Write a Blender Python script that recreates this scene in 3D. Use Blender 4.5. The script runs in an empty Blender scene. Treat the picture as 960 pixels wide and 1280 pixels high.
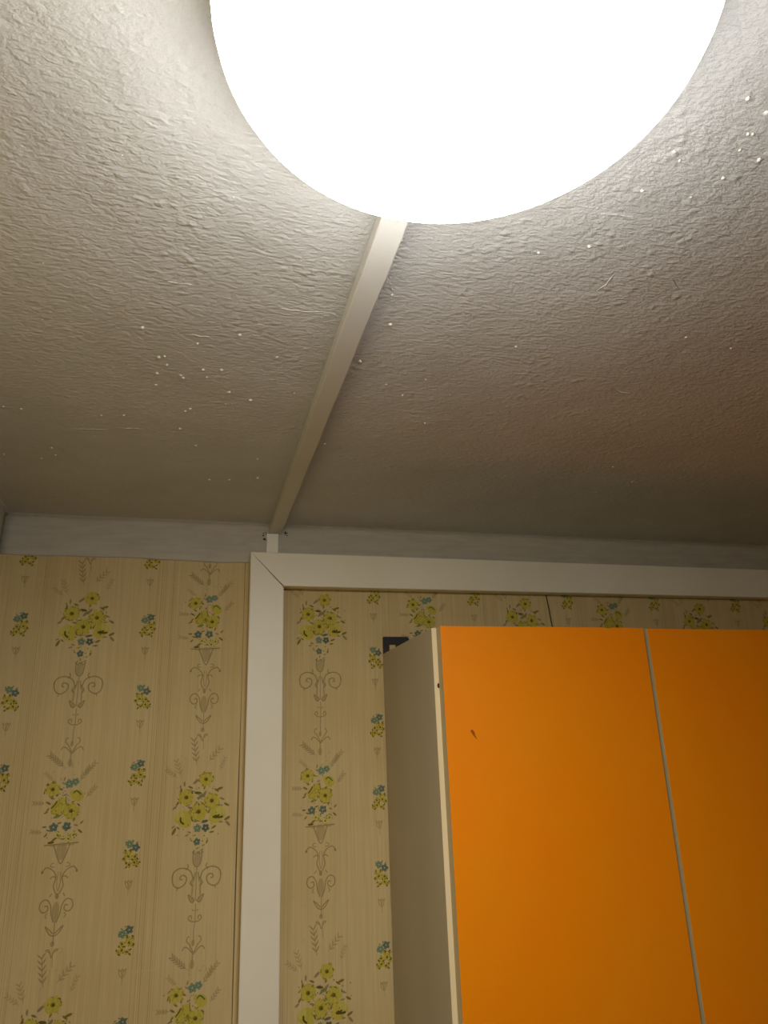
import bpy, bmesh, math, random
import numpy as np
from mathutils import Vector, Matrix

scn = bpy.context.scene
COL = scn.collection

# ------------------------------------------------------------------ camera
# world: x right along the back wall, y into the wall (wall plane y = 0),
# z up, z = 0 at the height of the phone; metres.
CAM_D = 1.2558
FWD = Vector((0.24575367, 0.91639676, 0.31594637))
RGT = Vector((0.9681324, -0.24825824, -0.03297724))
UPV = Vector((-0.04821606, -0.31398219, 0.94820377))
cd = bpy.data.cameras.new('camera')
cam = bpy.data.objects.new('camera', cd)
COL.objects.link(cam)
m = Matrix((RGT, UPV, -FWD)).transposed().to_4x4()
m.translation = Vector((0, -CAM_D, 0))
cam.matrix_world = m
cd.sensor_fit = 'HORIZONTAL'
cd.sensor_width = 36
cd.lens = 898.06 / 960 * 36
cd.clip_start = 0.02
scn.camera = cam

# ------------------------------------------------------------------ light
scn.view_settings.view_transform = 'Standard'
scn.view_settings.look = 'None'
scn.view_settings.exposure = 0.0
scn.view_settings.gamma = 1.0
scn.view_settings.use_curve_mapping = False
w = bpy.data.worlds.new('night')
scn.world = w
w.use_nodes = True
w.node_tree.nodes['Background'].inputs[0].default_value = (0.02, 0.02, 0.02, 1)
w.node_tree.nodes['Background'].inputs[1].default_value = 0.0
LAMP_COL = (1.0, 0.99, 0.95, 1)
LAMP_STR = 53.0

# ------------------------------------------------------------------ sizes
H = 0.3946                  # ceiling
FLOOR = H - 2.5
XL, XR, YF = -0.319, 2.25, -3.1
PAPER_TOP = 0.3261
ROLL, REP = 0.584, 0.578
SEAM = 0.0795


# ------------------------------------------------------------------ helpers
def mesh_obj(name, bm, mat, parent=None, smooth=False, uv=None):
    me = bpy.data.meshes.new(name)
    bmesh.ops.recalc_face_normals(bm, faces=bm.faces)
    bm.to_mesh(me)
    bm.free()
    if mat:
        me.materials.append(mat)
    if smooth:
        for p in me.polygons:
            p.use_smooth = True
    o = bpy.data.objects.new(name, me)
    COL.objects.link(o)
    if parent:
        o.parent = parent
        o.matrix_parent_inverse = Matrix.Translation(parent.location).inverted()
    return o


def thing(name, label, cat, loc, group=None):
    o = bpy.data.objects.new(name, None)
    o.empty_display_size = 0.05
    COL.objects.link(o)
    o.location = loc
    o['label'] = label
    o['category'] = cat
    if group:
        o['group'] = group
    return o


def structure(o):
    o['kind'] = 'structure'
    return o


def box(bm, x0, x1, y0, y1, z0, z1, bev=0.0):
    vs = [bm.verts.new((x, y, z)) for x in (x0, x1) for y in (y0, y1) for z in (z0, z1)]
    fs = [bm.faces.new([vs[i] for i in f]) for f in
          ((0, 1, 3, 2), (4, 6, 7, 5), (0, 4, 5, 1), (2, 3, 7, 6), (0, 2, 6, 4), (1, 5, 7, 3))]
    if bev:
        es = set(e for f in fs for e in f.edges)
        bmesh.ops.bevel(bm, geom=list(es), offset=bev, segments=2, affect='EDGES', profile=0.7)


def loft(bm, rings, closed=True, caps=True):
    """rings: lists of points; skins neighbours"""
    R = [[bm.verts.new(p) for p in r] for r in rings]
    n = len(R[0])
    for a, b in zip(R, R[1:]):
        for i in range(n if closed else n - 1):
            j = (i + 1) % n
            bm.faces.new((a[i], a[j], b[j], b[i]))
    if caps and closed:
        bm.faces.new(R[0])
        bm.faces.new(R[-1])


def lathe(bm, prof, n=96, cx=0, cy=0):
    rings = []
    for k in range(n):
        a = 2 * math.pi * k / n
        rings.append([(cx + r * math.cos(a), cy + r * math.sin(a), z) for r, z in prof])
    V = [[bm.verts.new(p) for p in r] for r in rings]
    for k in range(n):
        A, B = V[k], V[(k + 1) % n]
        for i in range(len(prof) - 1):
            bm.faces.new((A[i], B[i], B[i + 1], A[i + 1]))
    bmesh.ops.remove_doubles(bm, verts=bm.verts, dist=1e-6)


def mat(name, base, rough=0.6, spec=0.3):
    m = bpy.data.materials.new(name)
    m.use_nodes = True
    b = m.node_tree.nodes['Principled BSDF']
    b.inputs['Base Color'].default_value = (*base, 1)
    b.inputs['Roughness'].default_value = rough
    b.inputs['Specular IOR Level'].default_value = spec
    return m, m.node_tree, b


def node(nt, typ, **kw):
    n = nt.nodes.new(typ)
    for k, v in kw.items():
        if k.startswith('i_'):
            n.inputs[k[2:].replace('_', ' ')].default_value = v
        else:
            setattr(n, k, v)
    return n


def noise(nt, vec, scale, detail=3, rough=0.5):
    n = node(nt, 'ShaderNodeTexNoise')
    n.inputs['Scale'].default_value = scale
    n.inputs['Detail'].default_value = detail
    n.inputs['Roughness'].default_value = rough
    nt.links.new(vec, n.inputs['Vector'])
    return n.outputs['Fac']


def mth(nt, op, a, b=0.0, clamp=False):
    n = node(nt, 'ShaderNodeMath', operation=op)
    n.use_clamp = clamp
    for i, v in enumerate((a, b)):
        if hasattr(v, 'is_linked'):
            nt.links.new(v, n.inputs[i])
        else:
            n.inputs[i].default_value = v
    return n.outputs[0]


def remap(nt, v, a, b, c, d):
    n = node(nt, 'ShaderNodeMapRange')
    nt.links.new(v, n.inputs[0])
    for i, x in enumerate((a, b, c, d)):
        n.inputs[i + 1].default_value = x
    return n.outputs[0]


def mixc(nt, fac, a, b, mode='MIX'):
    n = node(nt, 'ShaderNodeMix', data_type='RGBA', blend_type=mode)
    for s, v in ((0, fac), (6, a), (7, b)):
        if hasattr(v, 'is_linked'):
            nt.links.new(v, n.inputs[s])
        else:
            n.inputs[s].default_value = v
    return n.outputs[2]


def objvec(nt, scale=(1, 1, 1)):
    g = node(nt, 'ShaderNodeNewGeometry')
    mp = node(nt, 'ShaderNodeMapping')
    mp.inputs['Scale'].default_value = scale
    nt.links.new(g.outputs['Position'], mp.inputs[0])
    return mp.outputs[0]


def bump(nt, bsdf, height, dist, strength=1.0):
    b = node(nt, 'ShaderNodeBump')
    b.inputs['Distance'].default_value = dist
    b.inputs['Strength'].default_value = strength
    nt.links.new(height, b.inputs['Height'])
    nt.links.new(b.outputs[0], bsdf.inputs['Normal'])


# ------------------------------------------------------------------ materials
def m_plaster():
    m, nt, b = mat('whitewashed_plaster', (0.74, 0.73, 0.70), 0.85, 0.2)
    v = objvec(nt)
    big = noise(nt, v, 5, 3)
    mid = noise(nt, v, 105, 5, 0.65)
    fine = noise(nt, objvec(nt, (130, 260, 200)), 1, 3, 0.65)
    # knobbly grains of old paint
    vo = node(nt, 'ShaderNodeTexVoronoi', feature='SMOOTH_F1')
    vo.inputs['Scale'].default_value = 95
    nt.links.new(v, vo.inputs['Vector'])
    vo.inputs['Smoothness'].default_value = 0.4
    grain = remap(nt, vo.outputs['Distance'], 0.05, 0.45, 1, 0)
    mask = remap(nt, noise(nt, v, 18, 3), 0.46, 0.62, 0, 1)
    grain = mth(nt, 'MULTIPLY', grain, mask)
    h = mth(nt, 'ADD', mth(nt, 'MULTIPLY', mid, 1.3), mth(nt, 'MULTIPLY', fine, 1.3))
    h = mth(nt, 'ADD', h, mth(nt, 'MULTIPLY', grain, 0.7))
    h = mth(nt, 'ADD', h, mth(nt, 'MULTIPLY', big, 5.0))
    bump(nt, b, h, 0.0013, 1.0)
    f = remap(nt, noise(nt, v, 9, 4, 0.6), 0.3, 0.7, 0, 1)
    c = mixc(nt, f, (0.58, 0.575, 0.56, 1), (0.64, 0.64, 0.635, 1))
    nt.links.new(c, b.inputs['Base Color'])
    return m


def m_band():
    m, nt, b = mat('brushed_wall_paint', (0.6, 0.58, 0.54), 0.7, 0.25)
    v = objvec(nt, (14, 14, 120))
    f = noise(nt, v, 1, 4, 0.6)
    g = noise(nt, objvec(nt, (30, 30, 60)), 1, 3)
    c = mixc(nt, remap(nt, f, 0.3, 0.7, 0, 1), (0.46, 0.42, 0.34, 1), (0.55, 0.515, 0.43, 1))
    c = mixc(nt, remap(nt, g, 0.55, 0.75, 0, 0.5), c, (0.42, 0.38, 0.31, 1))
    nt.links.new(c, b.inputs['Base Color'])
    bump(nt, b, mth(nt, 'ADD', f, g), 0.0012)
    return m


BASE = np.array([206, 184, 135]) / 255.0


def paint_wallpaper():
    """one roll width x one repeat of the printed design, drawn stroke by stroke"""
    S = 2.5                                        # pixels per millimetre
    Wp, Hp = int(round(ROLL * 1000 * S)), int(round(REP * 1000 * S))
    img = np.empty((Hp, Wp, 3), np.float32)
    img[:] = BASE
    rnd = random.Random(4)

    def stamp(x0, x1, z0, z1, sdf, col, a, soft=0.25):
        i0, i1 = max(0, int((x0 - 1) * S)), min(Wp, int((x1 + 1) * S) + 2)
        j0, j1 = int(math.floor((z0 - 1) * S)), int((z1 + 1) * S) + 2
        if i1 <= i0:
            return
        X = (np.arange(i0, i1) + .5) / S
        Z = (np.arange(j0, j1) + .5) / S
        XX, ZZ = np.meshgrid(X, Z)
        d = sdf(XX, ZZ)
        al = np.clip(0.5 - d / (2 * soft), 0, 1)[..., None] * a
        rows = np.arange(j0, j1) % Hp
        img[rows, i0:i1] = img[rows, i0:i1] * (1 - al) + np.array(col) / 255.0 * al

    def ell(x, z, rx, rz=None, ang=0, col=(0, 0, 0), a=1.0, soft=0.3):
        rz = rz or rx
        c, s = math.cos(ang), math.sin(ang)
        R = max(rx, rz)

        def f(X, Z):
            u, v = (X - x) * c + (Z - z) * s, -(X - x) * s + (Z - z) * c
            return (np.sqrt((u / rx) ** 2 + (v / rz) ** 2) - 1) * min(rx, rz)
        stamp(x - R, x + R, z - R, z + R, f, col, a, soft)

    def line(pts, wd, col, a=1.0, soft=0.3):
        xs, zs = [p[0] for p in pts], [p[1] for p in pts]

        def f(X, Z):
            D = np.full(X.shape, 1e9)
            for (ax, az), (bx, bz) in zip(pts, pts[1:]):
                dx, dz = bx - ax, bz - az
                t = np.clip(((X - ax) * dx + (Z - az) * dz) / (dx * dx + dz * dz + 1e-9), 0, 1)
                D = np.minimum(D, np.hypot(X - ax - t * dx, Z - az - t * dz))
            return D - wd / 2
        stamp(min(xs) - wd, max(xs) + wd, min(zs) - wd, max(zs) + wd, f, col, a, soft)

    def curve(pts, n=8):
        P = [np.array(p, float) for p in pts]
        P = [2 * P[0] - P[1]] + P + [2 * P[-1] - P[-2]]
        out = []
        for i in range(1, len(P) - 2):
            for k in range(n):
                t = k / n
                out.append(tuple(0.5 * (2 * P[i] + (P[i + 1] - P[i - 1]) * t +
                           (2 * P[i - 1] - 5 * P[i] + 4 * P[i + 1] - P[i + 2]) * t * t +
                           (3 * P[i] - P[i - 1] - 3 * P[i + 1] + P[i + 2]) * t ** 3)))
        out.append(tuple(P[-2]))
        return out

    YEL, YEL2, PALE = (192, 178, 72), (168, 150, 48), (206, 196, 116)
    OLV, DRK, GRN = (112, 100, 34), (78, 72, 24), (118, 126, 62)
    TEAL, BLU, SLT = (114, 140, 116), (90, 110, 104), (80, 92, 78)
    GRY, GRD = (162, 143, 98), (138, 121, 80)
    PUR = (138, 118, 92)

    def bloom(x, z, r, col=YEL, cen=OLV, n=6, a=.95, rot=0.3):
        for k in range(n):
            t = rot + 2 * math.pi * k / n
            ell(x + r * .52 * math.cos(t), z + r * .52 * math.sin(t), r * .52, r * .40, t, col, a)
        for k in range(n):
            t = rot + 2 * math.pi * (k + .5) / n
            line([(x + r * .3 * math.cos(t), z + r * .3 * math.sin(t)),
                  (x + r * .8 * math.cos(t), z + r * .8 * math.sin(t))], .7, YEL2, .55)
        for k in range(int(r * 1.5)):
            t = rnd.uniform(0, 6.28)
            q = r * rnd.uniform(.8, 1.05)
            leaf(x + q * math.cos(t), z + q * math.sin(t), r * rnd.uniform(.15, .3) + .6, t + rnd.uniform(1, 2.2), 1.1, rnd.choice((OLV, DRK, YEL2)), .8)
        ell(x, z, r * .26, r * .24, 0, cen, .9)
        ell(x + r * .07, z - r * .05, r * .12, None, 0, DRK, .9)

    def forget(x, z, r, col=TEAL, rot=0.0):
        for k in range(5):
            t = rot + 2 * math.pi * k / 5 + .3
            ell(x + r * .55 * math.cos(t), z + r * .55 * math.sin(t), r * .42, r * .36, t, col, .92)
        for k in range(5):
            t = rot + 2 * math.pi * (k + .5) / 5 + .3
            line([(x, z), (x + r * .6 * math.cos(t), z + r * .6 * math.sin(t))], .8, SLT, .8)
        ell(x, z, r * .2, None, 0, PALE, .8)

    def leaf(x, z, L, ang, wd=None, col=OLV, a=.9):
        ell(x, z, L / 2, (wd or L * .36) / 2, ang, col, a)

    def sprig(x, z, L, ang, n=5, col=GRY, a=.7, ll=7):
        ex, ez = x + L * math.cos(ang), z + L * math.sin(ang)
        line([(x, z), (ex, ez)], .8, col, a)
        for k in range(n):
            t = (k + .7) / n
            px, pz = x + (ex - x) * t, z + (ez - z) * t
            for s in (-1, 1):
                q = ang + s * .65
                leaf(px + ll * .5 * math.cos(q), pz + ll * .5 * math.sin(q), ll, q, 1.9, col, a)

    def bouquetA(cx, cz):
        P = lambda X, Y: (cx + (X - 440) * .119, cz + (505 - Y) * .117)
        Sx = lambda X, Y: (cx + (X - 385) * .143, cz - 66.8 - Y * .133)
        # leaves behind
        for X, Y, L, an, c in ((385, 135, 11, .7, PUR), (240, 160, 8, 1.6, GRD), (200, 250, 9, 1.5, OLV), (190, 195, 4, 1.5, DRK),
                               (320, 205, 8, -.4, OLV), (420, 280, 11, -.15, DRK), (500, 300, 12, .9, PUR), (450, 330, 11, .8, GRN),
                               (500, 215, 6, 1.2, OLV), (700, 235, 10, .3, OLV), (660, 255, 8, -.6, OLV), (735, 365, 8, -.4, GRD),
                               (795, 440, 9, -.5, OLV), (715, 450, 8, .1, GRD), (165, 400, 8, 1.0, OLV), (130, 455, 8, .6, PUR),
                               (320, 460, 8, -.3, PUR), (355, 605, 8, -1.1, OLV), (575, 510, 9, 1.1, OLV), (540, 440, 4, 0, DRK),
                               (810, 615, 10, .5, OLV), (820, 680, 10, -.8, GRD), (725, 655, 7, 0, GRD), (640, 715, 8, .5, OLV),
                               (615, 775, 7, .1, OLV), (560, 885, 7, 1.3, OLV), (135, 745, 11, 1.1, OLV), (125, 690, 6, .5, GRD),
                               (185, 705, 6, -.6, OLV), (300, 800, 6, .4, GRD), (330, 765, 6, -.4, GRD), (395, 805, 6, .2, OLV),
                               (410, 630, 8, .1, GRN), (520, 640, 11, .2, SLT), (310, 530, 7, -.5, OLV), (270, 560, 6, .9, PUR)):
            leaf(*P(X, Y), L, an, None, c, .85)
        bloom(*P(515, 110), 11.5, rot=.1)
        bloom(*P(270, 330), 12.5, rot=.6)
        bloom(*P(600, 385), 12.5, rot=.9)
        bloom(*P(435, 515), 13.5, rot=0)
        # side-on blooms
        for X, Y, s in ((235, 600, 1), (680, 560, -1)):
            x, z = P(X, Y)
            ell(x, z + 3, 12.5, 9.5, .3 * s, YEL, .92)
            ell(x + 4 * s, z - 5, 10, 8, -.2, YEL, .92)
            ell(x - 6 * s, z + 6, 8, 7, 0, PALE, .45)
        line(curve([P(212, 585), P(215, 625), P(250, 658)]), 2.6, DRK, .95)
        for a_, b_ in (((635, 590), (665, 575)), ((665, 600), (700, 570)), ((700, 600), (745, 590))):
            line([P(*a_), P(*b_)], 2.6, DRK, .95)
        line([P(640, 600), P(745, 600)], 1.8, DRK, .8)
        for k in range(75):
            x, z = P(rnd.gauss(470, 150), rnd.gauss(440, 170))
            ell(x, z, rnd.uniform(.5, 1.1), None, 0, rnd.choice((OLV, PALE, PUR, DRK)), .7)
        forget(*P(430, 720), 6.6, TEAL)
        forget(*P(535, 720), 6.2, SLT, .6)
        forget(*P(430, 885), 5.8, BLU, .2)
        for X, Y in ((520, 815), (560, 850), (500, 880), (400, 805), (365, 870)):
            ell(*P(X, Y), 3, 2.4, .4, PALE, .7)
            ell(*P(X, Y), 1, None, 0, OLV, .8)
        for X, Y in ((400, 1000), (440, 965), (500, 985), (515, 930), (465, 1010), (350, 850)):
            leaf(*P(X, Y), 4.5, rnd.uniform(.3, 1.9), None, OLV, .7)
        # cup
        cup = [Sx(345, -65), Sx(345, 20), Sx(358, 75), Sx(390, 98), Sx(418, 75), Sx(432, 20), Sx(438, -65)]
        line(curve(cup), 1.5, GRD, .8)
        ell(*Sx(390, 15), 5.5, 10, 0, GRY, .55)
        line([Sx(335, -60), Sx(360, -35), Sx(390, -62), Sx(415, -35), Sx(450, -60)], 1.3, GRD, .7)
        # volutes
        for s in (-1, 1):
            q = lambda X, Y: Sx(392 + s * X, Y)
            line(curve([q(38, 215), q(60, 150), q(110, 112), q(180, 105), q(240, 145), q(250, 215), q(232, 275),
                        q(185, 305), q(130, 280), q(104, 230), q(115, 190), q(155, 178), q(172, 212), q(150, 222)]), 1.7, GRD, .8)
            line(curve([q(100, 65), q(92, 95), q(110, 118)]), 1.5, GRD, .8)
            line([q(190, 300), q(200, 330)], 1.3, GRD, .7)
            line([q(245, 170), q(258, 190)], 1.3, GRD, .7)
            line(curve([q(15, 160), q(30, 240), q(45, 265), q(40, 320), q(45, 390)]), 2.2, GRY, .8)
            line(curve([q(30, 210), q(62, 262), q(40, 290)]), 1.8, GRD, .7)
            line(curve([q(12, 440), q(35, 465), q(60, 440), q(78, 385), q(52, 405), q(30, 425)]), 1.6, GRD, .8)
            ell(*q(40, 435), 3.2, 4.2, .4 * s, GRY, .6)
            # heart shaped buds and forked stem
            line(curve([q(8, 660), q(35, 655), q(66, 630), q(58, 600), q(38, 602), q(34, 630)]), 1.4, GRD, .8)
            line(curve([q(5, 960), q(40, 890), q(72, 850), q(62, 810), q(48, 808)]), 1.4, GRD, .75)
            line(curve([q(3, 980), q(50, 925), q(90, 908), q(112, 938)]), 1.5, GRD, .75)
            leaf(*q(22, 545), 4, .5 * s, 1.5, GRD, .7)
        line([Sx(390, 110), Sx(390, 440)], 1.6, GRY, .8)
        line([Sx(394, 480), Sx(396, 640), Sx(386, 760), Sx(392, 860), Sx(384, 900)], 1.1, GRD, .75)
        ell(*Sx(385, 870), 2.6, 4, 0, GRY, .7)
        line([Sx(385, 960), Sx(386, 1120)], 2.2, GRY, .7)
        ell(*Sx(384, 1080), 3.4, 6, 0, GRY, .6)
        sprig(*Sx(330, 1125), 27, 2.45, 6, GRD, .65, 7)
        sprig(*Sx(530, 1230), 24, .85, 5, GRY, .7, 6)
        for k in range(12):
            leaf(*Sx(rnd.uniform(220, 560), rnd.uniform(1080, 1260)), 5, rnd.uniform(0, 3), 1.2, GRY, .5)

    def bouquetB(cx, cz):
        P = lambda X, Y: (cx + (X - 488) * .111, cz + 49.2 - (Y - 288) * .1017)
        Sx = lambda X, Y: (cx + (X - 274) * .193, cz - 36 - (Y - 27) * .1685)
        for X, Y, L, an, c in ((205, 400, 7, 1.3, OLV), (300, 490, 7, -.6, OLV), (265, 560, 8, -.5, OLV), (245, 690, 6, .4, OLV),
                               (265, 650, 6, .9, OLV), (355, 580, 12, 1.0, DRK), (465, 455, 6, .4, PUR), (605, 410, 9, .1, (60, 110, 50)),
                               (665, 450, 5, -.7, OLV), (575, 555, 5, .4, OLV), (650, 600, 6, -.7, OLV), (645, 700, 6, .7, OLV),
                               (610, 800, 6, 1.1, OLV), (245, 885, 6, 0, SLT), (270, 1000, 6, .8, OLV), (710, 845, 6, .8, OLV),
                               (700, 965, 8, -.7, OLV), (640, 880, 6, -.3, GRD), (300, 935, 6, -.3, OLV), (380, 1060, 8, .6, OLV),
                               (345, 1100, 9, .1, DRK), (430, 840, 6, .3, OLV), (495, 1060, 5, .2, OLV), (370, 450, 5, 1.4, DRK),
                               (400, 370, 7, -.5, OLV), (390, 750, 11, .3, GRN), (440, 230, 6, 1.3, GRD), (430, 290, 5, -.7, GRD)):
            leaf(*P(X, Y), L, an, None, c, .85)
        bloom(*P(300, 370), 11, YEL, OLV, 6, .8, .4)
        x, z = P(400, 620)
        ell(x, z, 13, 9.5, .75, YEL, .95)
        ell(x + 4, z + 6, 8, 6, 1.3, YEL, .95)
        line(curve([P(395, 500), P(400, 580), P(350, 640), P(320, 700), P(400, 715)]), 1.2, YEL2, .9)
        line(curve([P(480, 480), P(488, 640), P(440, 700)]), 1.2, DRK, .6)
        line(curve([P(370, 540), P(345, 590), P(310, 630)]), 1.8, DRK, .85)
        ell(*P(625, 470), 9, 8, -.6, YEL, .95)
        ell(*P(570, 430), 5, 4, 0, YEL, .9)
        line(curve([P(575, 430), P(605, 405), P(640, 425), P(668, 455)]), 1.8, (70, 100, 34), .9)
        bloom(*P(560, 680), 12, YEL, OLV, 6, .95, .2)
        forget(*P(505, 300), 7, TEAL, .2)
        forget(*P(585, 275), 6, TEAL, .8)
        forget(*P(360, 895), 6.8, BLU, .1)
        forget(*P(525, 890), 6.8, BLU, .5)
        for X, Y in ((450, 1010), (590, 1030), (420, 1000), (560, 1060), (620, 1010)):
            bloom(*P(X, Y), 5.2, PALE, OLV, 5, .8, X)
        for k in range(75):
            x, z = P(rnd.gauss(470, 120), rnd.uniform(330, 1060))
            ell(x, z, rnd.uniform(.5, 1.0), None, 0, rnd.choice((OLV, PALE, PUR, DRK)), .7)
        sprig(*P(640, 260), 22, 1.0, 5, GRY, .75, 6)
        sprig(*P(740, 500), 18, .9, 4, GRY, .7, 6)
        sprig(*P(230, 560), 16, 3.1, 4, GRY, .7, 5)
        sprig(*P(230, 960), 15, 3.0, 4, GRY, .6, 5)
        sprig(*P(300, 250), 16, 2.4, 4, GRY, .5, 5)
        # urn
        line([Sx(150, 32), Sx(390, 22)], 1.7, GRD, .85)
        line([Sx(190, 42), Sx(360, 36)], 1.2, GRY, .7)
        line(curve([Sx(215, 30), Sx(240, 110), Sx(262, 165), Sx(276, 185), Sx(290, 165), Sx(310, 110), Sx(332, 30)]), 1.5, GRD, .8)
        ell(*Sx(274, 85), 8, 12, 0, GRY, .55)
        for s in (-1, 1):
            q = lambda X, Y: Sx(276 + s * X, Y)
            line(curve([q(12, 420), q(34, 360), q(22, 290), q(50, 235), q(95, 212), q(122, 240)]), 1.5, GRD, .8)
            ell(*q(122, 248), 1.8, None, 0, GRD, .8)
            line(curve([q(40, 210), q(66, 205), q(62, 182), q(45, 180)]), 1.2, GRD, .7)
            line(curve([q(8, 250), q(12, 330), q(4, 400)]), 1.0, GRD, .7)
            line(curve([q(24, 290), q(45, 285), q(60, 300)]), 1.6, GRD, .7)
            line(curve([q(40, 420), q(52, 440)]), 1.4, GRD, .7)
            line(curve([q(10, 640), q(30, 580), q(40, 510), q(70, 465), q(108, 480), q(115, 530), q(88, 562),
                        q(58, 545), q(62, 512), q(80, 515)]), 1.4, GRD, .85)
            line(curve([q(62, 605), q(72, 590), q(60, 568)]), 1.3, GRD, .7)
            line(curve([q(4, 745), q(30, 730), q(62, 672), q(35, 695), q(8, 725)]), 1.5, GRD, .8)
            line(curve([q(2, 905), q(14, 870), q(42, 850), q(20, 848), q(8, 880)]), 1.2, GRD, .75)
        ell(*Sx(274, 560), 5, 13, 0, GRY, .6)
        ell(*Sx(274, 440), 2.4, 4, 0, GRD, .7)
        ell(*Sx(275, 805), 2.8, 3.6, 0, GRD, .55)
        line([Sx(277, 640), Sx(277, 800)], 1.1, GRD, .7)
        line([Sx(284, 900), Sx(290, 980)], 1.1, GRY, .7)
        x, z = Sx(240, 1120)
        sprig(x, z, 38, 1.72, 5, GRD, .7, 9)
        sprig(*Sx(330, 1100), 26, .85, 4, GRY, .75, 8)
        sprig(*Sx(430, 1180), 20, 1.2, 4, GRY, .5, 6)
        sprig(*Sx(120, 1220), 24, 1.9, 4, GRY, .6, 7)
        sprig(*Sx(90, 1230), 20, 2.5, 4, GRY, .55, 6)
        for k in range(10):
            leaf(*Sx(rnd.uniform(60, 480), rnd.uniform(680, 1180)), 6, rnd.uniform(0, 3), 1.2, GRY, .28)

    def posy(cx, cz, flip):
        P = lambda X, Y: (cx + flip * (X - 178) * .142, cz + (810 - Y) * .14)
        for X, Y, r in ((142, 840, 5.2), (208, 850, 4.6), (165, 795, 3.6), (208, 905, 4.8), (152, 925, 3.8), (243, 920, 3.4), (108, 870, 3.2), (115, 800, 3)):
            bloom(*P(X, Y), r, YEL, OLV, 5, .85, X)
        for X, Y in ((145, 843), (215, 845), (210, 905), (98, 860), (130, 948), (235, 945), (160, 925), (112, 782), (165, 780), (262, 905), (185, 875), (125, 905), (240, 870)):
            leaf(*P(X, Y), rnd.uniform(3, 4.2), rnd.uniform(0, 3), 2, DRK, .85)
        forget(*P(150, 722), 6.2, TEAL if flip > 0 else BLU, .3)
        forget(*P(215, 758), 6.2, BLU if flip > 0 else TEAL, .9)
        for X, Y in ((115, 700), (185, 690), (225, 710), (250, 760)):
            leaf(*P(X, Y), 3.6, rnd.uniform(0, 3), 1.6, SLT, .75)
        # little tulip under it
        T = lambda X, Y: (cx + (X - 180) * .142 - 1, cz + (800 - Y) * .14)
        line(curve([T(140, 1070), T(150, 1120), T(178, 1150), T(200, 1120), T(212, 1070)]), 1.3, GRY, .8)
        line([T(165, 1075), T(176, 1140), T(190, 1075)], 1.2, GRD, .6)
        line([T(140, 1070), T(158, 1090), T(176, 1066), T(192, 1090), T(212, 1070)], 1.0, GRD, .6)
        line([T(177, 1150), T(177, 1210)], .9, GRY, .7)

    # pin stripes first, under the motifs
    for x0 in (40, 236, 427):
        for k in range(11):
            x = x0 + 12 + k * 3.1 + rnd.uniform(-.4, .4)
            line([(x, 0), (x, REP * 1000)], .8, (168, 144, 96), rnd.choice((0, .25, .5, .75)))
    for k in range(120):
        x = rnd.uniform(2, 582)
        z = rnd.uniform(0, 578)
        line([(x, z), (x, z + rnd.uniform(60, 240))], .6, rnd.choice(((192, 166, 112), (212, 188, 136))), .5)
    half = REP * 500
    for off, ph in ((132, 0), (327, 1), (523, 0)):
        bouquetA(off, 214 + ph * half)
        bouquetB(off, 214 - half + ph * half)
    for off in (36, 232, 427):
        for k in range(5):
            posy(off, 44 + 115.6 * k, 1 if k % 2 else -1)
    im = bpy.data.images.new('printed_flower_pattern', Wp, Hp, alpha=False)
    buf = np.ones((Hp, Wp, 4), np.float32)
    buf[..., :3] = img
    im.pixels.foreach_set(buf.ravel())
    im.update()
    im.pack()
    return im


def m_wallpaper():
    m, nt, b = mat('flowered_wallpaper', (0.5, 0.4, 0.2), 0.75, 0.2)
    im = node(nt, 'ShaderNodeTexImage')
    im.image = paint_wallpaper()
    uv = node(nt, 'ShaderNodeUVMap')
    nt.links.new(uv.outputs[0], im.inputs[0])
    col = im.outputs[0]
    # woven thread relief, running upright
    th = noise(nt, objvec(nt, (700, 700, 9)), 1, 2)
    th2 = noise(nt, objvec(nt, (160, 160, 4)), 1, 3)
    col = mixc(nt, 1.0, col, mixc(nt, remap(nt, th, .25, .75, 0, 1), (0.90, 0.89, 0.87, 1), (1.06, 1.06, 1.05, 1)), 'MULTIPLY')
    col = mixc(nt, 1.0, col, mixc(nt, remap(nt, th2, .3, .7, 0, 1), (0.95, 0.94, 0.92, 1), (1.03, 1.03, 1.03, 1)), 'MULTIPLY')
    # age: yellow-brown blotches
    st = noise(nt, objvec(nt), 4.5, 4, .6)
    col = mixc(nt, remap(nt, st, .45, .75, 0, .55), col, mixc(nt, 1.0, col, (0.86, 0.78, 0.62, 1), 'MULTIPLY'))
    nt.links.new(col, b.inputs['Base Color'])
    bump(nt, b, mth(nt, 'ADD', th, mth(nt, 'MULTIPLY', th2, 1.2)), 0.0004, .8)
    return m


def m_plastic(name, c, rough=0.42):
    m, nt, b = mat(name, c, rough, 0.4)
    f = noise(nt, objvec(nt), 7, 3)
    col = mixc(nt, remap(nt, f, .35, .7, 0, 1), (*c, 1), (c[0] * .95, c[1] * .94, c[2] * .91, 1))
    nt.links.new(col, b.inputs['Base Color'])
    return m


def m_orange():
    m, nt, b = mat('orange_door_paint', (0.86, 0.235, 0.0), 0.45, 0.3)
    f = noise(nt, objvec(nt), 6, 3)
    col = mixc(nt, remap(nt, f, .3, .7, 0, 1), (0.86, 0.225, 0.0, 1), (0.83, 0.25, 0.002, 1))
    nt.links.new(col, b.inputs['Base Color'])
    bump(nt, b, noise(nt, objvec(nt), 240, 2), 0.00015, .5)
    return m


def m_board(name, a, c, rough=.6):
    m, nt, b = mat(name, a, rough, 0.25)
    f = noise(nt, objvec(nt, (12, 12, 3)), 1, 4)
    nt.links.new(mixc(nt, remap(nt, f, .3, .7, 0, 1), (*a, 1), (*c, 1)), b.inputs['Base Color'])
    return m


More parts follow.
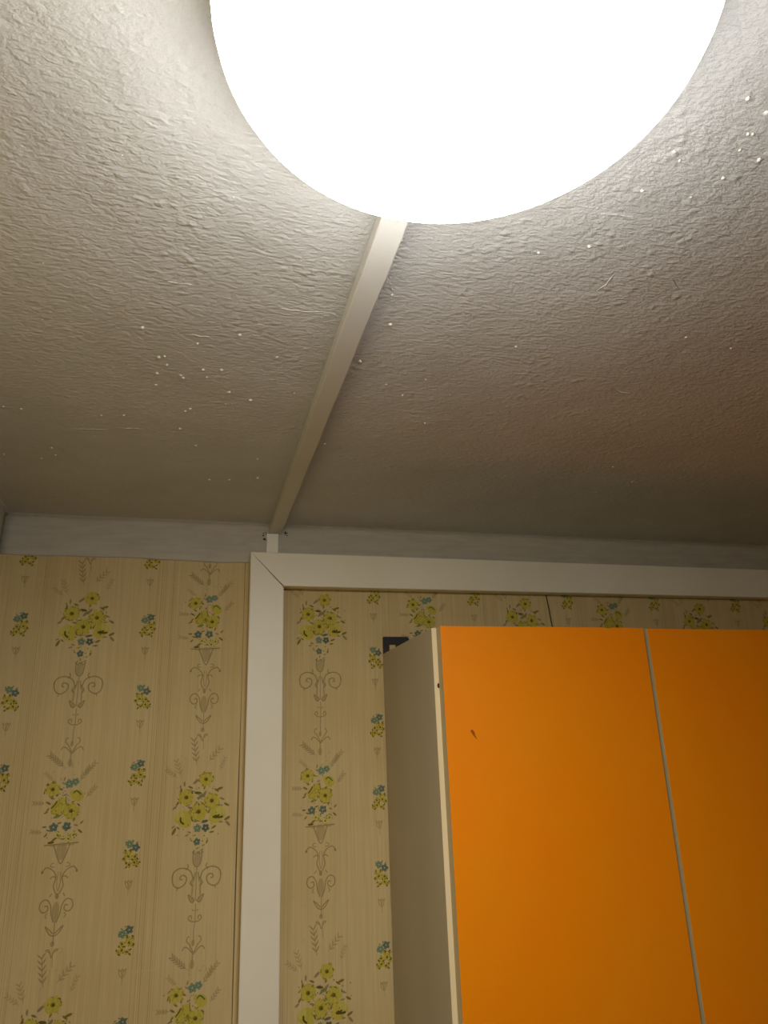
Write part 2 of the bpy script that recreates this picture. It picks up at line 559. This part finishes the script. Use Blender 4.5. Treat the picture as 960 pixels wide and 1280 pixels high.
PLASTER = m_plaster()
BAND = m_band()
PAPER = m_wallpaper()
TRUNK = m_plastic('white_trunking_plastic', (0.85, 0.79, 0.64))
STUB = m_plastic('bright_white_plastic', (0.90, 0.86, 0.74))
MINI = m_plastic('painted_over_trunking', (0.66, 0.65, 0.62), .6)
ORANGE = m_orange()
SIDE = m_board('khaki_side_board', (0.46, 0.39, 0.27), (0.50, 0.43, 0.30))
EDGE = m_board('cream_edge_strip', (0.80, 0.66, 0.40), (0.70, 0.56, 0.33))
DEDGE = m_board('door_edge_board', (0.58, 0.48, 0.27), (0.50, 0.40, 0.22))
SEAM_SHADE = m_board('plaster_seam_shade', (0.10, 0.07, 0.04), (0.14, 0.10, 0.06), .9)  # brown plaster core, darkened to paint gap shadow into the wallpaper seams
BLACK = m_plastic('black_plastic', (0.012, 0.011, 0.011), .5)
DIRT, _nt, _b = mat('dark_crack_dirt', (0.035, 0.028, 0.02), .9, .1)
CRUMB, _nt, _b = mat('plaster_crumb', (0.86, 0.83, 0.76), .55, .3)
LBODY = m_plastic('lamp_body_white', (0.8, 0.8, 0.79))
DIFF, _nt, _b = mat('lit_lamp_diffuser', (0.9, 0.9, 0.9), .4, .3)
_b.inputs['Emission Color'].default_value = LAMP_COL
_b.inputs['Emission Strength'].default_value = LAMP_STR
FLOORM = m_board('brown_painted_floor', (0.26, 0.14, 0.07), (0.32, 0.18, 0.09), .45)


# ------------------------------------------------------------------ room
bm = bmesh.new()
vs = [bm.verts.new(p) for p in ((XL, 0, H), (XR, 0, H), (XR, YF, H), (XL, YF, H))]
bm.faces.new(vs)
vs = [bm.verts.new(p) for p in ((XL, 0, H + .1), (XR, 0, H + .1), (XR, YF, H + .1), (XL, YF, H + .1))]
bm.faces.new(vs)
ceiling = structure(mesh_obj('ceiling', bm, PLASTER))

bm = bmesh.new()
box(bm, XL, XR, YF, 0, FLOOR - .06, FLOOR)
structure(mesh_obj('floor', bm, FLOORM))

# wall cores
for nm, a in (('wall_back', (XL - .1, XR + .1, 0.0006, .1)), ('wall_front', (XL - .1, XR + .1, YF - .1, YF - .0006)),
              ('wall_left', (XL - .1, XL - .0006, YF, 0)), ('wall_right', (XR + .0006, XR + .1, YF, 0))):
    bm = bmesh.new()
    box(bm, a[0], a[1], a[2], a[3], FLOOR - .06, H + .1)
    o = structure(mesh_obj(nm, bm, SEAM_SHADE))
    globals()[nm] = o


def strip(parent, frame, s0, s1, edge0=None, edge1=None, roll_s=0.0, vshift=0.0):
    """one hung length of wallpaper: frame(s, out, z) -> point"""
    zs = np.linspace(FLOOR + .002, PAPER_TOP + .006, 120)
    bm = bmesh.new()
    uvl = bm.loops.layers.uv.new('UVMap')
    th = 0.0005
    R = []
    for z in zs:
        a = s0 + (edge0(z) if edge0 else 0)
        b_ = s1 + (edge1(z) if edge1 else 0)
        lift = 0.0005 if edge0 else 0.0
        R.append([(a, th + lift, z), (a + .006, th + lift * .3, z), (a + .02, th, z), ((a + b_) / 2, th, z), (b_ - .002, th, z), (b_, th * .4, z)])
    V = [[bm.verts.new(frame(*p)) for p in r] for r in R]
    for j in range(len(R) - 1):
        for i in range(5):
            f = bm.faces.new((V[j][i], V[j][i + 1], V[j + 1][i + 1], V[j + 1][i]))
            q = (R[j][i], R[j][i + 1], R[j + 1][i + 1], R[j + 1][i])
            for lp, p in zip(f.loops, q):
                lp[uvl].uv = ((p[0] - roll_s) / ROLL, (p[2] + vshift) / REP)
        # turned edges
    for side, k in ((0, 0), (1, 5)):
        prev = None
        for j, r in enumerate(R):
            s, out, z = r[k]
            v = bm.verts.new(frame(s, -.0002, z))
            if prev:
                f = bm.faces.new((V[j - 1][k], V[j][k], v, prev[0]))
                for lp in f.loops:
                    lp[uvl].uv = ((s - roll_s) / ROLL, (z + vshift) / REP)
            prev = (v,)
    me = bpy.data.meshes.new('wallpaper_strip')
    bm.to_mesh(me)
    bm.free()
    me.materials.append(PAPER)
    o = bpy.data.objects.new('wallpaper_strip', me)
    COL.objects.link(o)
    o.parent = parent
    return o


fb = lambda s, out, z: (s, -out, z)
half = REP / 2


def torn(z):        # the crooked open seam above the orange cabinet
    k = [(-3, 0), (.10, .004), (.19, .0045), (.219, .0022), (.2375, -.0008), (.261, -.0014), (.2767, -.0050), (.31, -.006)]
    return float(np.interp(z, [a for a, _ in k], [b for _, b in k]))


strip(wall_back, fb, XL, SEAM, None, lambda z: -.0012 + .0007 * math.sin(z * 9), SEAM - ROLL, half + .004)
strip(wall_back, fb, SEAM, SEAM + ROLL, None, lambda z: torn(z) - .0030, SEAM, 0)
strip(wall_back, fb, SEAM + ROLL, SEAM + 2 * ROLL, torn, None, SEAM + ROLL - .1945, .004)
strip(wall_back, fb, SEAM + 2 * ROLL, SEAM + 3 * ROLL, None, None, SEAM + 2 * ROLL, 0)
strip(wall_back, fb, SEAM + 3 * ROLL, XR, None, None, SEAM + 3 * ROLL, half)
fl = lambda s, out, z: (XL + out, -s, z)
fr = lambda s, out, z: (XR - out, -s, z)
ff = lambda s, out, z: (XL + s, YF + out, z)
for wll, fr_, n0, L in ((wall_left, fl, 0, -YF), (wall_right, fr, 0, -YF), (wall_front, ff, 0, XR - XL)):
    s = 0
    k = 0
    while s < L - .01:
        strip(wll, fr_, s, min(s + ROLL, L), None, None, s, half * (k % 2))
        s += ROLL
        k += 1


# painted plaster running down from the ceiling to the wallpaper edge
def cove(name, frame, L, seed, n=140):
    rnd = random.Random(seed)
    ph = [rnd.uniform(0, 6) for _ in range(6)]
    bm = bmesh.new()
    rings = []
    for i in range(n + 1):
        s = L * i / n
        wob = .0016 * math.sin(s * 7 + ph[0]) + .0009 * math.sin(s * 23 + ph[1]) + .0005 * math.sin(s * 61 + ph[2])
        d = .0035 + .0007 * math.sin(s * 11 + ph[3]) + .0005 * math.sin(s * 37 + ph[4])
        R = .007 + .001 * math.sin(s * 5 + ph[5])
        pr = [(0.0004, PAPER_TOP - .0005 + wob), (d * .8, PAPER_TOP + wob), (d, PAPER_TOP + .002 + wob), (d, PAPER_TOP + .02), (d + .0006, H - R - .01)]
        for k in range(9):
            a = math.pi / 2 * k / 8
            pr.append((d + .001 + R * (1 - math.cos(a)), H - .0006 - R * (1 - math.sin(a))))
        pr.append((d + R + .003, H - .0002))
        pr.append((d + R + .003, H + .0006))
        pr.append((0.0004, H + .0006))
        rings.append([frame(s, o_, z) for o_, z in pr])
    loft(bm, rings)
    o = structure(mesh_obj(name, bm, None))
    o.data.materials.append(BAND)
    o.data.materials.append(PLASTER)
    for p in o.data.polygons:
        p.use_smooth = True
        if abs(p.normal.z) > .95:
            p.material_index = 1
    return o


cove('trim_1', lambda s, o_, z: (XL + s, -o_, z), XR - XL, 3)
cove('trim_2', lambda s, o_, z: (XL + o_, -s, z), -YF, 5)
cove('trim_3', lambda s, o_, z: (XR - o_, -s, z), -YF, 6)
cove('trim_4', lambda s, o_, z: (XL + s, YF + o_, z), XR - XL, 7)

# crumbs and paint ridges stuck on the ceiling
crumbs = [(-0.0636, -0.62), (-0.0122, -0.6013), (-0.0504, -0.5672), (-0.0448, -0.5699), (-0.0429, -0.5522), (-0.0537, -0.533), (-0.0561, -0.5056), (-0.0288, -0.5326), (-0.0267, -0.5277), (-0.0059, -0.5493), (0.0133, -0.5531), (0.0281, -0.6257), (0.0686, -0.5908), (0.0233, -0.5037), (0.0492, -0.4888), (-0.1223, -0.4164), (-0.019, -0.453), (-0.0246, -0.4455), (-0.0317, -0.3943), (0.0723, -0.3126), (-0.0117, -0.3451), (-0.0018, -0.5334), (0.3306, -0.9713), (0.3509, -0.9645), (0.3547, -0.9474), (0.3514, -0.9467), (0.3558, -0.9335), (0.3758, -0.9291), (0.3106, -0.922), (0.3195, -0.9159), (0.362, -0.9083), (0.3509, -0.8861), (0.3099, -0.8838), (0.2647, -0.8016), (0.3029, -0.8179), (0.1554, -0.5997), (0.1558, -0.3804), (0.221, -0.5336), (0.2697, -0.4664), (0.1587, -0.7193), (0.1694, -0.6729), (0.3084, -0.6594), (0.4745, -0.7113), (0.5367, -0.7018), (0.5957, -0.3727), (0.6625, -0.3193), (0.7299, -0.3484), (-0.1957, -0.3044), (-0.2605, -0.2713), (-0.2151, -0.2653), (-0.1946, -0.2801), (-0.2104, -0.417), (0.0786, -0.2389), (0.0091, -0.2205), (0.0382, -0.2254), (-0.2286, -0.4198), (-0.0964, -0.4213)]
rnd = random.Random(11)
bm = bmesh.new()
for i in range(120):
    crumbs.append((rnd.uniform(-.28, 1.3), rnd.uniform(-1.6, -.06)))
for i, (x, y) in enumerate(crumbs):
    r = rnd.uniform(.0013, .0021) if i < 57 else rnd.uniform(.0005, .0012)
    q = bmesh.ops.create_icosphere(bm, subdivisions=1, radius=r)
    for v in q['verts']:
        v.co = Vector((x + v.co.x * rnd.uniform(.8, 1.3), y + v.co.y * rnd.uniform(.8, 1.3), H + v.co.z * .75 - r * .1))
o = mesh_obj('paint_crumbs', bm, CRUMB, ceiling)
o['kind'] = 'stuff'

ridges = [[(0.0615, -0.6778), (0.0841, -0.6772), (0.1025, -0.681), (0.119, -0.6781)], [(-0.1041, -0.3834), (-0.0802, -0.3855)], [(-0.0177, -0.6165), (-0.0078, -0.6156), (-0.0009, -0.617)], [(0.1487, -0.7403), (0.1533, -0.7338), (0.1584, -0.7229)], [(0.4516, -0.5997), (0.4734, -0.59), (0.49, -0.5891)], [(0.3412, -0.7634), (0.3449, -0.7738), (0.3438, -0.7877)], [(0.4001, -0.7937), (0.4156, -0.7813)], [(-0.0382, -0.6984), (-0.018, -0.698)], [(0.285, -0.8543), (0.3083, -0.8566), (0.3267, -0.856)], [(-0.1666, -0.3696), (-0.119, -0.376)]]
bm = bmesh.new()
for pts in ridges:
    P = []
    for (ax, ay), (bx, by) in zip(pts, pts[1:]):
        n = max(2, int(math.hypot(bx - ax, by - ay) / .003))
        P += [(ax + (bx - ax) * k / n, ay + (by - ay) * k / n) for k in range(n)]
    P.append(pts[-1])
    rings = []
    for k, (x, y) in enumerate(P):
        a, b_ = P[max(0, k - 1)], P[min(len(P) - 1, k + 1)]
        t = Vector((b_[0] - a[0], b_[1] - a[1])).normalized()
        nx, ny = -t.y, t.x
        e = math.sin(math.pi * (k + .5) / len(P)) ** .4
        wd, hh = .0011 * e, .0007 * e * rnd.uniform(.5, 1.2)
        j = rnd.uniform(-.0005, .0005)
        x, y = x + nx * j, y + ny * j
        rings.append([(x - nx * wd, y - ny * wd, H + .0003), (x, y, H - hh), (x + nx * wd, y + ny * wd, H + .0003)])
    loft(bm, rings)
o = mesh_obj('paint_ridges', bm, PLASTER, ceiling)
o['kind'] = 'stuff'

# ------------------------------------------------------------------ ceiling lamp
LX, LY = 0.118, -1.0063
LR = .126
HL = 0.3976
lamp = thing('ceiling_lamp', 'round glowing white ceiling lamp with a shallow diffuser, lit', 'lamp', (LX, LY, H))
bm = bmesh.new()
lathe(bm, [(0, H - .0002), (.098, H - .0002), (.1, H - .002), (.1, HL - .045), (.098, HL - .047), (0, HL - .047)], 96, LX, LY)
mesh_obj('base', bm, LBODY, lamp, False)
bm = bmesh.new()
lathe(bm, [(LR, HL - .0510), (LR, HL - .0545), (LR * .99, HL - .0600), (LR * .96, HL - .0665), (LR * .9, HL - .0730),
           (LR * .77, HL - .0805), (LR * .5, HL - .0870), (LR * .25, HL - .0895), (0, HL - .0900)], 128, LX, LY)
mesh_obj('diffuser', bm, DIFF, lamp, True)
bm = bmesh.new()
lathe(bm, [(.0985, HL - .0450), (LR - .003, HL - .0465), (LR, HL - .0480), (LR, HL - .0510), (LR - .002, HL - .0510), (LR - .004, HL - .0490), (.0985, HL - .0475)], 128, LX, LY)
mesh_obj('rim', bm, LBODY, lamp, True)

# ------------------------------------------------------------------ trunking
VX0, VX1, VZ0, VZ1, TT = .0861, .1447, .2780, .3379, .0291


def trunk_profile(w0, w1, kind):
    """cross-section (across, out); channel is the tray on the wall, cover clips over it"""
    if kind == 'channel':
        i = .0012
        return [(w0 + i, .0006), (w1 - i, .0006), (w1 - i, .0225), (w0 + i, .0225)]
    r = .0016
    return [(w0, .0165), (w0, TT - r), (w0 + r * .3, TT - r * .3), (w0 + r, TT), (w1 - r, TT), (w1 - r * .3, TT - r * .3),
            (w1, TT - r), (w1, .0165), (w1 - .0011, .0165), (w1 - .0011, .0226), (w0 + .0011, .0226), (w0 + .0011, .0165)]


tv = thing('cable_trunking', 'wide white plastic cable trunking running upright down the wallpapered wall', 'trunking', (VX0, 0, FLOOR + .001))
for kind in ('channel', 'cover'):
    bm = bmesh.new()
    pr = trunk_profile(VX0, VX1, kind)
    def top(x):
        t = (x - VX0) / (VX1 - VX0)
        return VZ1 - (x - VX0) * (VZ1 - VZ0) / (VX1 - VX0) - .0003 - .0024 * max(0, min(1, (t - .3) / .5))
    mid = [[(a, -b_, z) for a, b_ in pr] for z in (FLOOR + .001, -1.0, -.3, .1)]
    loft(bm, mid + [[(a, -b_, top(a)) for a, b_ in pr]])
    mesh_obj(kind, bm, TRUNK, tv)
thz = thing('cable_trunking', 'wide white plastic cable trunking running level above the orange cabinet', 'trunking', (VX0, 0, VZ0))
TILT = -.0010          # the far end hangs a little low
for kind in ('channel', 'cover'):
    bm = bmesh.new()
    pr = trunk_profile(VZ0, VZ1, kind)
    rings = [[(VX0 + (VZ1 - a) * (VX1 - VX0) / (VZ1 - VZ0), -b_, a) for a, b_ in pr]]
    for x in (.4, .8, 1.2, XR - .001):
        rings.append([(x, -b_, a + TILT * (x - .15)) for a, b_ in pr])
    loft(bm, rings)
    mesh_obj(kind, bm, TRUNK, thz)

# short bright stub between the two sizes of trunking
st = thing('trunking_connector', 'short bright white plastic stub joining ceiling trunking to wide wall trunking', 'trunking', (.1255, 0, VZ1))
bm = bmesh.new()
box(bm, .1150, .1356, -.0115, -.0044, VZ1 + .0006, H - .0172, .0007)
mesh_obj('sleeve', bm, STUB, st)

# narrow trunking on the ceiling
CX1, CW, CT = .1412, .0216, .0165
mt = thing('mini_trunking', 'narrow painted trunking crossing the ceiling from the wall to the lamp', 'trunking', (CX1 - CW / 2, -.05, H))
y0, y1 = -.0052, LY + .1
bm = bmesh.new()
r = .001
pr = [(CX1 - CW + .0008, H - .0004), (CX1 - CW + .0008, H - .008), (CX1 - .0008, H - .008), (CX1 - .0008, H - .0004)]
loft(bm, [[(a, y, z) for a, z in pr] for y in (y0 - .001, y1)])
mesh_obj('channel', bm, MINI, mt)
bm = bmesh.new()
pr = [(CX1 - CW, H - .0062), (CX1 - CW, H - CT + r), (CX1 - CW + r * .3, H - CT + r * .3), (CX1 - CW + r, H - CT), (CX1 - r, H - CT),
      (CX1 - r * .3, H - CT + r * .3), (CX1, H - CT + r), (CX1, H - .0062), (CX1 - .0007, H - .0062), (CX1 - .0007, H - .0081), (CX1 - CW + .0007, H - .0081), (CX1 - CW + .0007, H - .0062)]
rings = []
for k in range(25):
    y = y0 + (y1 - y0) * k / 24
    j = .0003 * math.sin(k * 1.3)
    rings.append([(a + j, y, z) for a, z in pr])
loft(bm, rings)
mesh_obj('cover', bm, MINI, mt)

# dirt and cement crumbs where the small trunking meets the wall
bm = bmesh.new()
for i in range(26):
    side = rnd.random()
    x = rnd.uniform(.1085, .1165) if side < .55 else rnd.uniform(.139, .152)
    z = H - rnd.uniform(.012, .027) if side < .55 else H - rnd.uniform(.010, .019)
    r_ = rnd.uniform(.0007, .0016)
    q = bmesh.ops.create_icosphere(bm, subdivisions=1, radius=r_)
    for v in q['verts']:
        v.co = Vector((x + v.co.x, -.0055 + v.co.y * .6, z + v.co.z * rnd.uniform(.7, 1.5)))
o = mesh_obj('hole_dirt', bm, DIRT, wall_back)
o['kind'] = 'stuff'

# ------------------------------------------------------------------ orange wall cabinet
CBX, CBD, CBT, CBB = .3248, .2833, .1645, -.556
DX0, DS, DX1 = .3314, .6572, .9825
PT = .016
XE = .9888
FD = CBD + .0185
cab = thing('wall_cabinet', 'wall-hung kitchen cabinet with two orange doors and khaki side boards', 'cabinet', (CBX, 0, CBB))
DYB = -.0035


def panel(name, x0, x1, y0, y1, z0, z1, mt_, parent=cab, bev=.0006):
    bm = bmesh.new()
    box(bm, x0, x1, y0, y1, z0, z1, bev)
    return mesh_obj(name, bm, mt_, parent)


# left side with chipped rear edge
bm = bmesh.new()
n = 90
rings = []
for k in range(n + 1):
    z = CBB + (CBT - CBB) * k / n
    c = 0
    if abs(z + .2507) < .007 or abs(z + .273) < .009:
        c = .003
    yb = DYB - rnd.uniform(0, .0006) - c
    rings.append([(CBX, -CBD + .0012, z), (CBX, yb, z), (CBX + PT, DYB, z), (CBX + PT, -CBD + .0012, z)])
loft(bm, rings)
side = mesh_obj('side_panel', bm, SIDE, cab)
e = panel('edge_strip', CBX - .0002, CBX + PT, -CBD, -CBD + .0012, CBB, CBT, EDGE, side, 0)
e['label'] = 'cream front edge strip'
panel('side_panel', XE - PT, XE, -CBD, DYB, CBB, CBT, SIDE)
panel('top_panel', CBX + PT, XE - PT, -CBD + .001, DYB, CBT - PT - .002, CBT - .002, SIDE)
panel('bottom_panel', CBX + PT, XE - PT, -CBD + .001, DYB, CBB, CBB + PT, SIDE)
panel('shelf', CBX + PT, XE - PT, -CBD + .02, DYB - .004, (CBT + CBB) / 2, (CBT + CBB) / 2 + PT, SIDE)
panel('back_panel', CBX + PT, XE - PT, DYB - .004, DYB, CBB + PT, CBT - PT - .002, SIDE, cab, 0)


def door(x0, x1, zt, chips):
    """18 mm board: dull edges all round, painted front; top arris chipped"""
    yb, yf = -CBD - .0008, -FD
    n = 160
    bm = bmesh.new()
    for name in ('core',):
        rings = []
        for k in range(n + 1):
            x = x0 + (x1 - x0) * k / n
            dz = 0
            for cx, cw, ch in chips:
                if abs(x - cx) < cw:
                    dz = ch * (1 - abs(x - cx) / cw) ** .5
            rings.append([(x, yb, CBB), (x, yf + .0007, CBB), (x, yf, CBB + .0005), (x, yf, zt - .0005 - dz), (x, yf + .0007, zt - dz * .6), (x, yb, zt)])
        loft(bm, rings)
    o = mesh_obj('door', bm, ORANGE, cab)
    o.data.materials.append(DEDGE)
    for p in o.data.polygons:
        if abs(p.normal.y) < .4 or p.center.y > yf + .001:
            p.material_index = 1
    return o


d1 = door(DX0, DS - .0020, CBT, [(.596, .006, .0016), (.612, .003, .0008), (.374, .003, .0007), (.645, .003, .0008)])
d2 = door(DS + .0046, DX1, CBT - .0012, [(.81, .003, .0007)])
# nail hole in the edge, scratch on the door
bm = bmesh.new()
bmesh.ops.create_cone(bm, cap_ends=True, segments=10, radius1=.0019, radius2=.0019, depth=.0008,
                      matrix=Matrix.Translation((.3306, -CBD - .0002, .0842)) @ Matrix.Rotation(math.pi / 2, 4, 'X') @ Matrix.Scale(1.8, 4, (0, 1, 0)))
mesh_obj('nail_hole', bm, DIRT, side)
bm = bmesh.new()
pts = [(.3672, .0235, .0011), (.3700, .0200, .0016), (.3722, .0150, .0007), (.3748, .0118, .0003)]
rings = [[(x - wd, -FD - .00005, z - wd), (x, -FD - .0003, z), (x + wd, -FD - .00005, z + wd)] for x, z, wd in pts]
loft(bm, rings)
m_s, _, _ = mat('scratch_brown', (.30, .09, .01), .8, .1)
mesh_obj('scratch', bm, m_s, d1)

# black hook plate the cabinet hangs by
bm = bmesh.new()
px = lambda X: .3255 + (X - 103) / 6 * .00150
pz = lambda Y: .1952 - (Y - 152) / 6 * .00155
ol = [(103, 430), (103, 158), (109, 152), (283, 152), (293, 157), (300, 168), (300, 430), (197, 430), (197, 206), (150, 206), (150, 430)]
A = [bm.verts.new((px(a), -.0015, pz(b_))) for a, b_ in ol]
B = [bm.verts.new((px(a), -.0035, pz(b_))) for a, b_ in ol]
bm.faces.new(A)
bm.faces.new(B)
for i in range(len(ol)):
    j = (i + 1) % len(ol)
    bm.faces.new((A[i], A[j], B[j], B[i]))
hk = mesh_obj('hanging_bracket', bm, BLACK, cab)
hk['label'] = 'black hanging bracket'
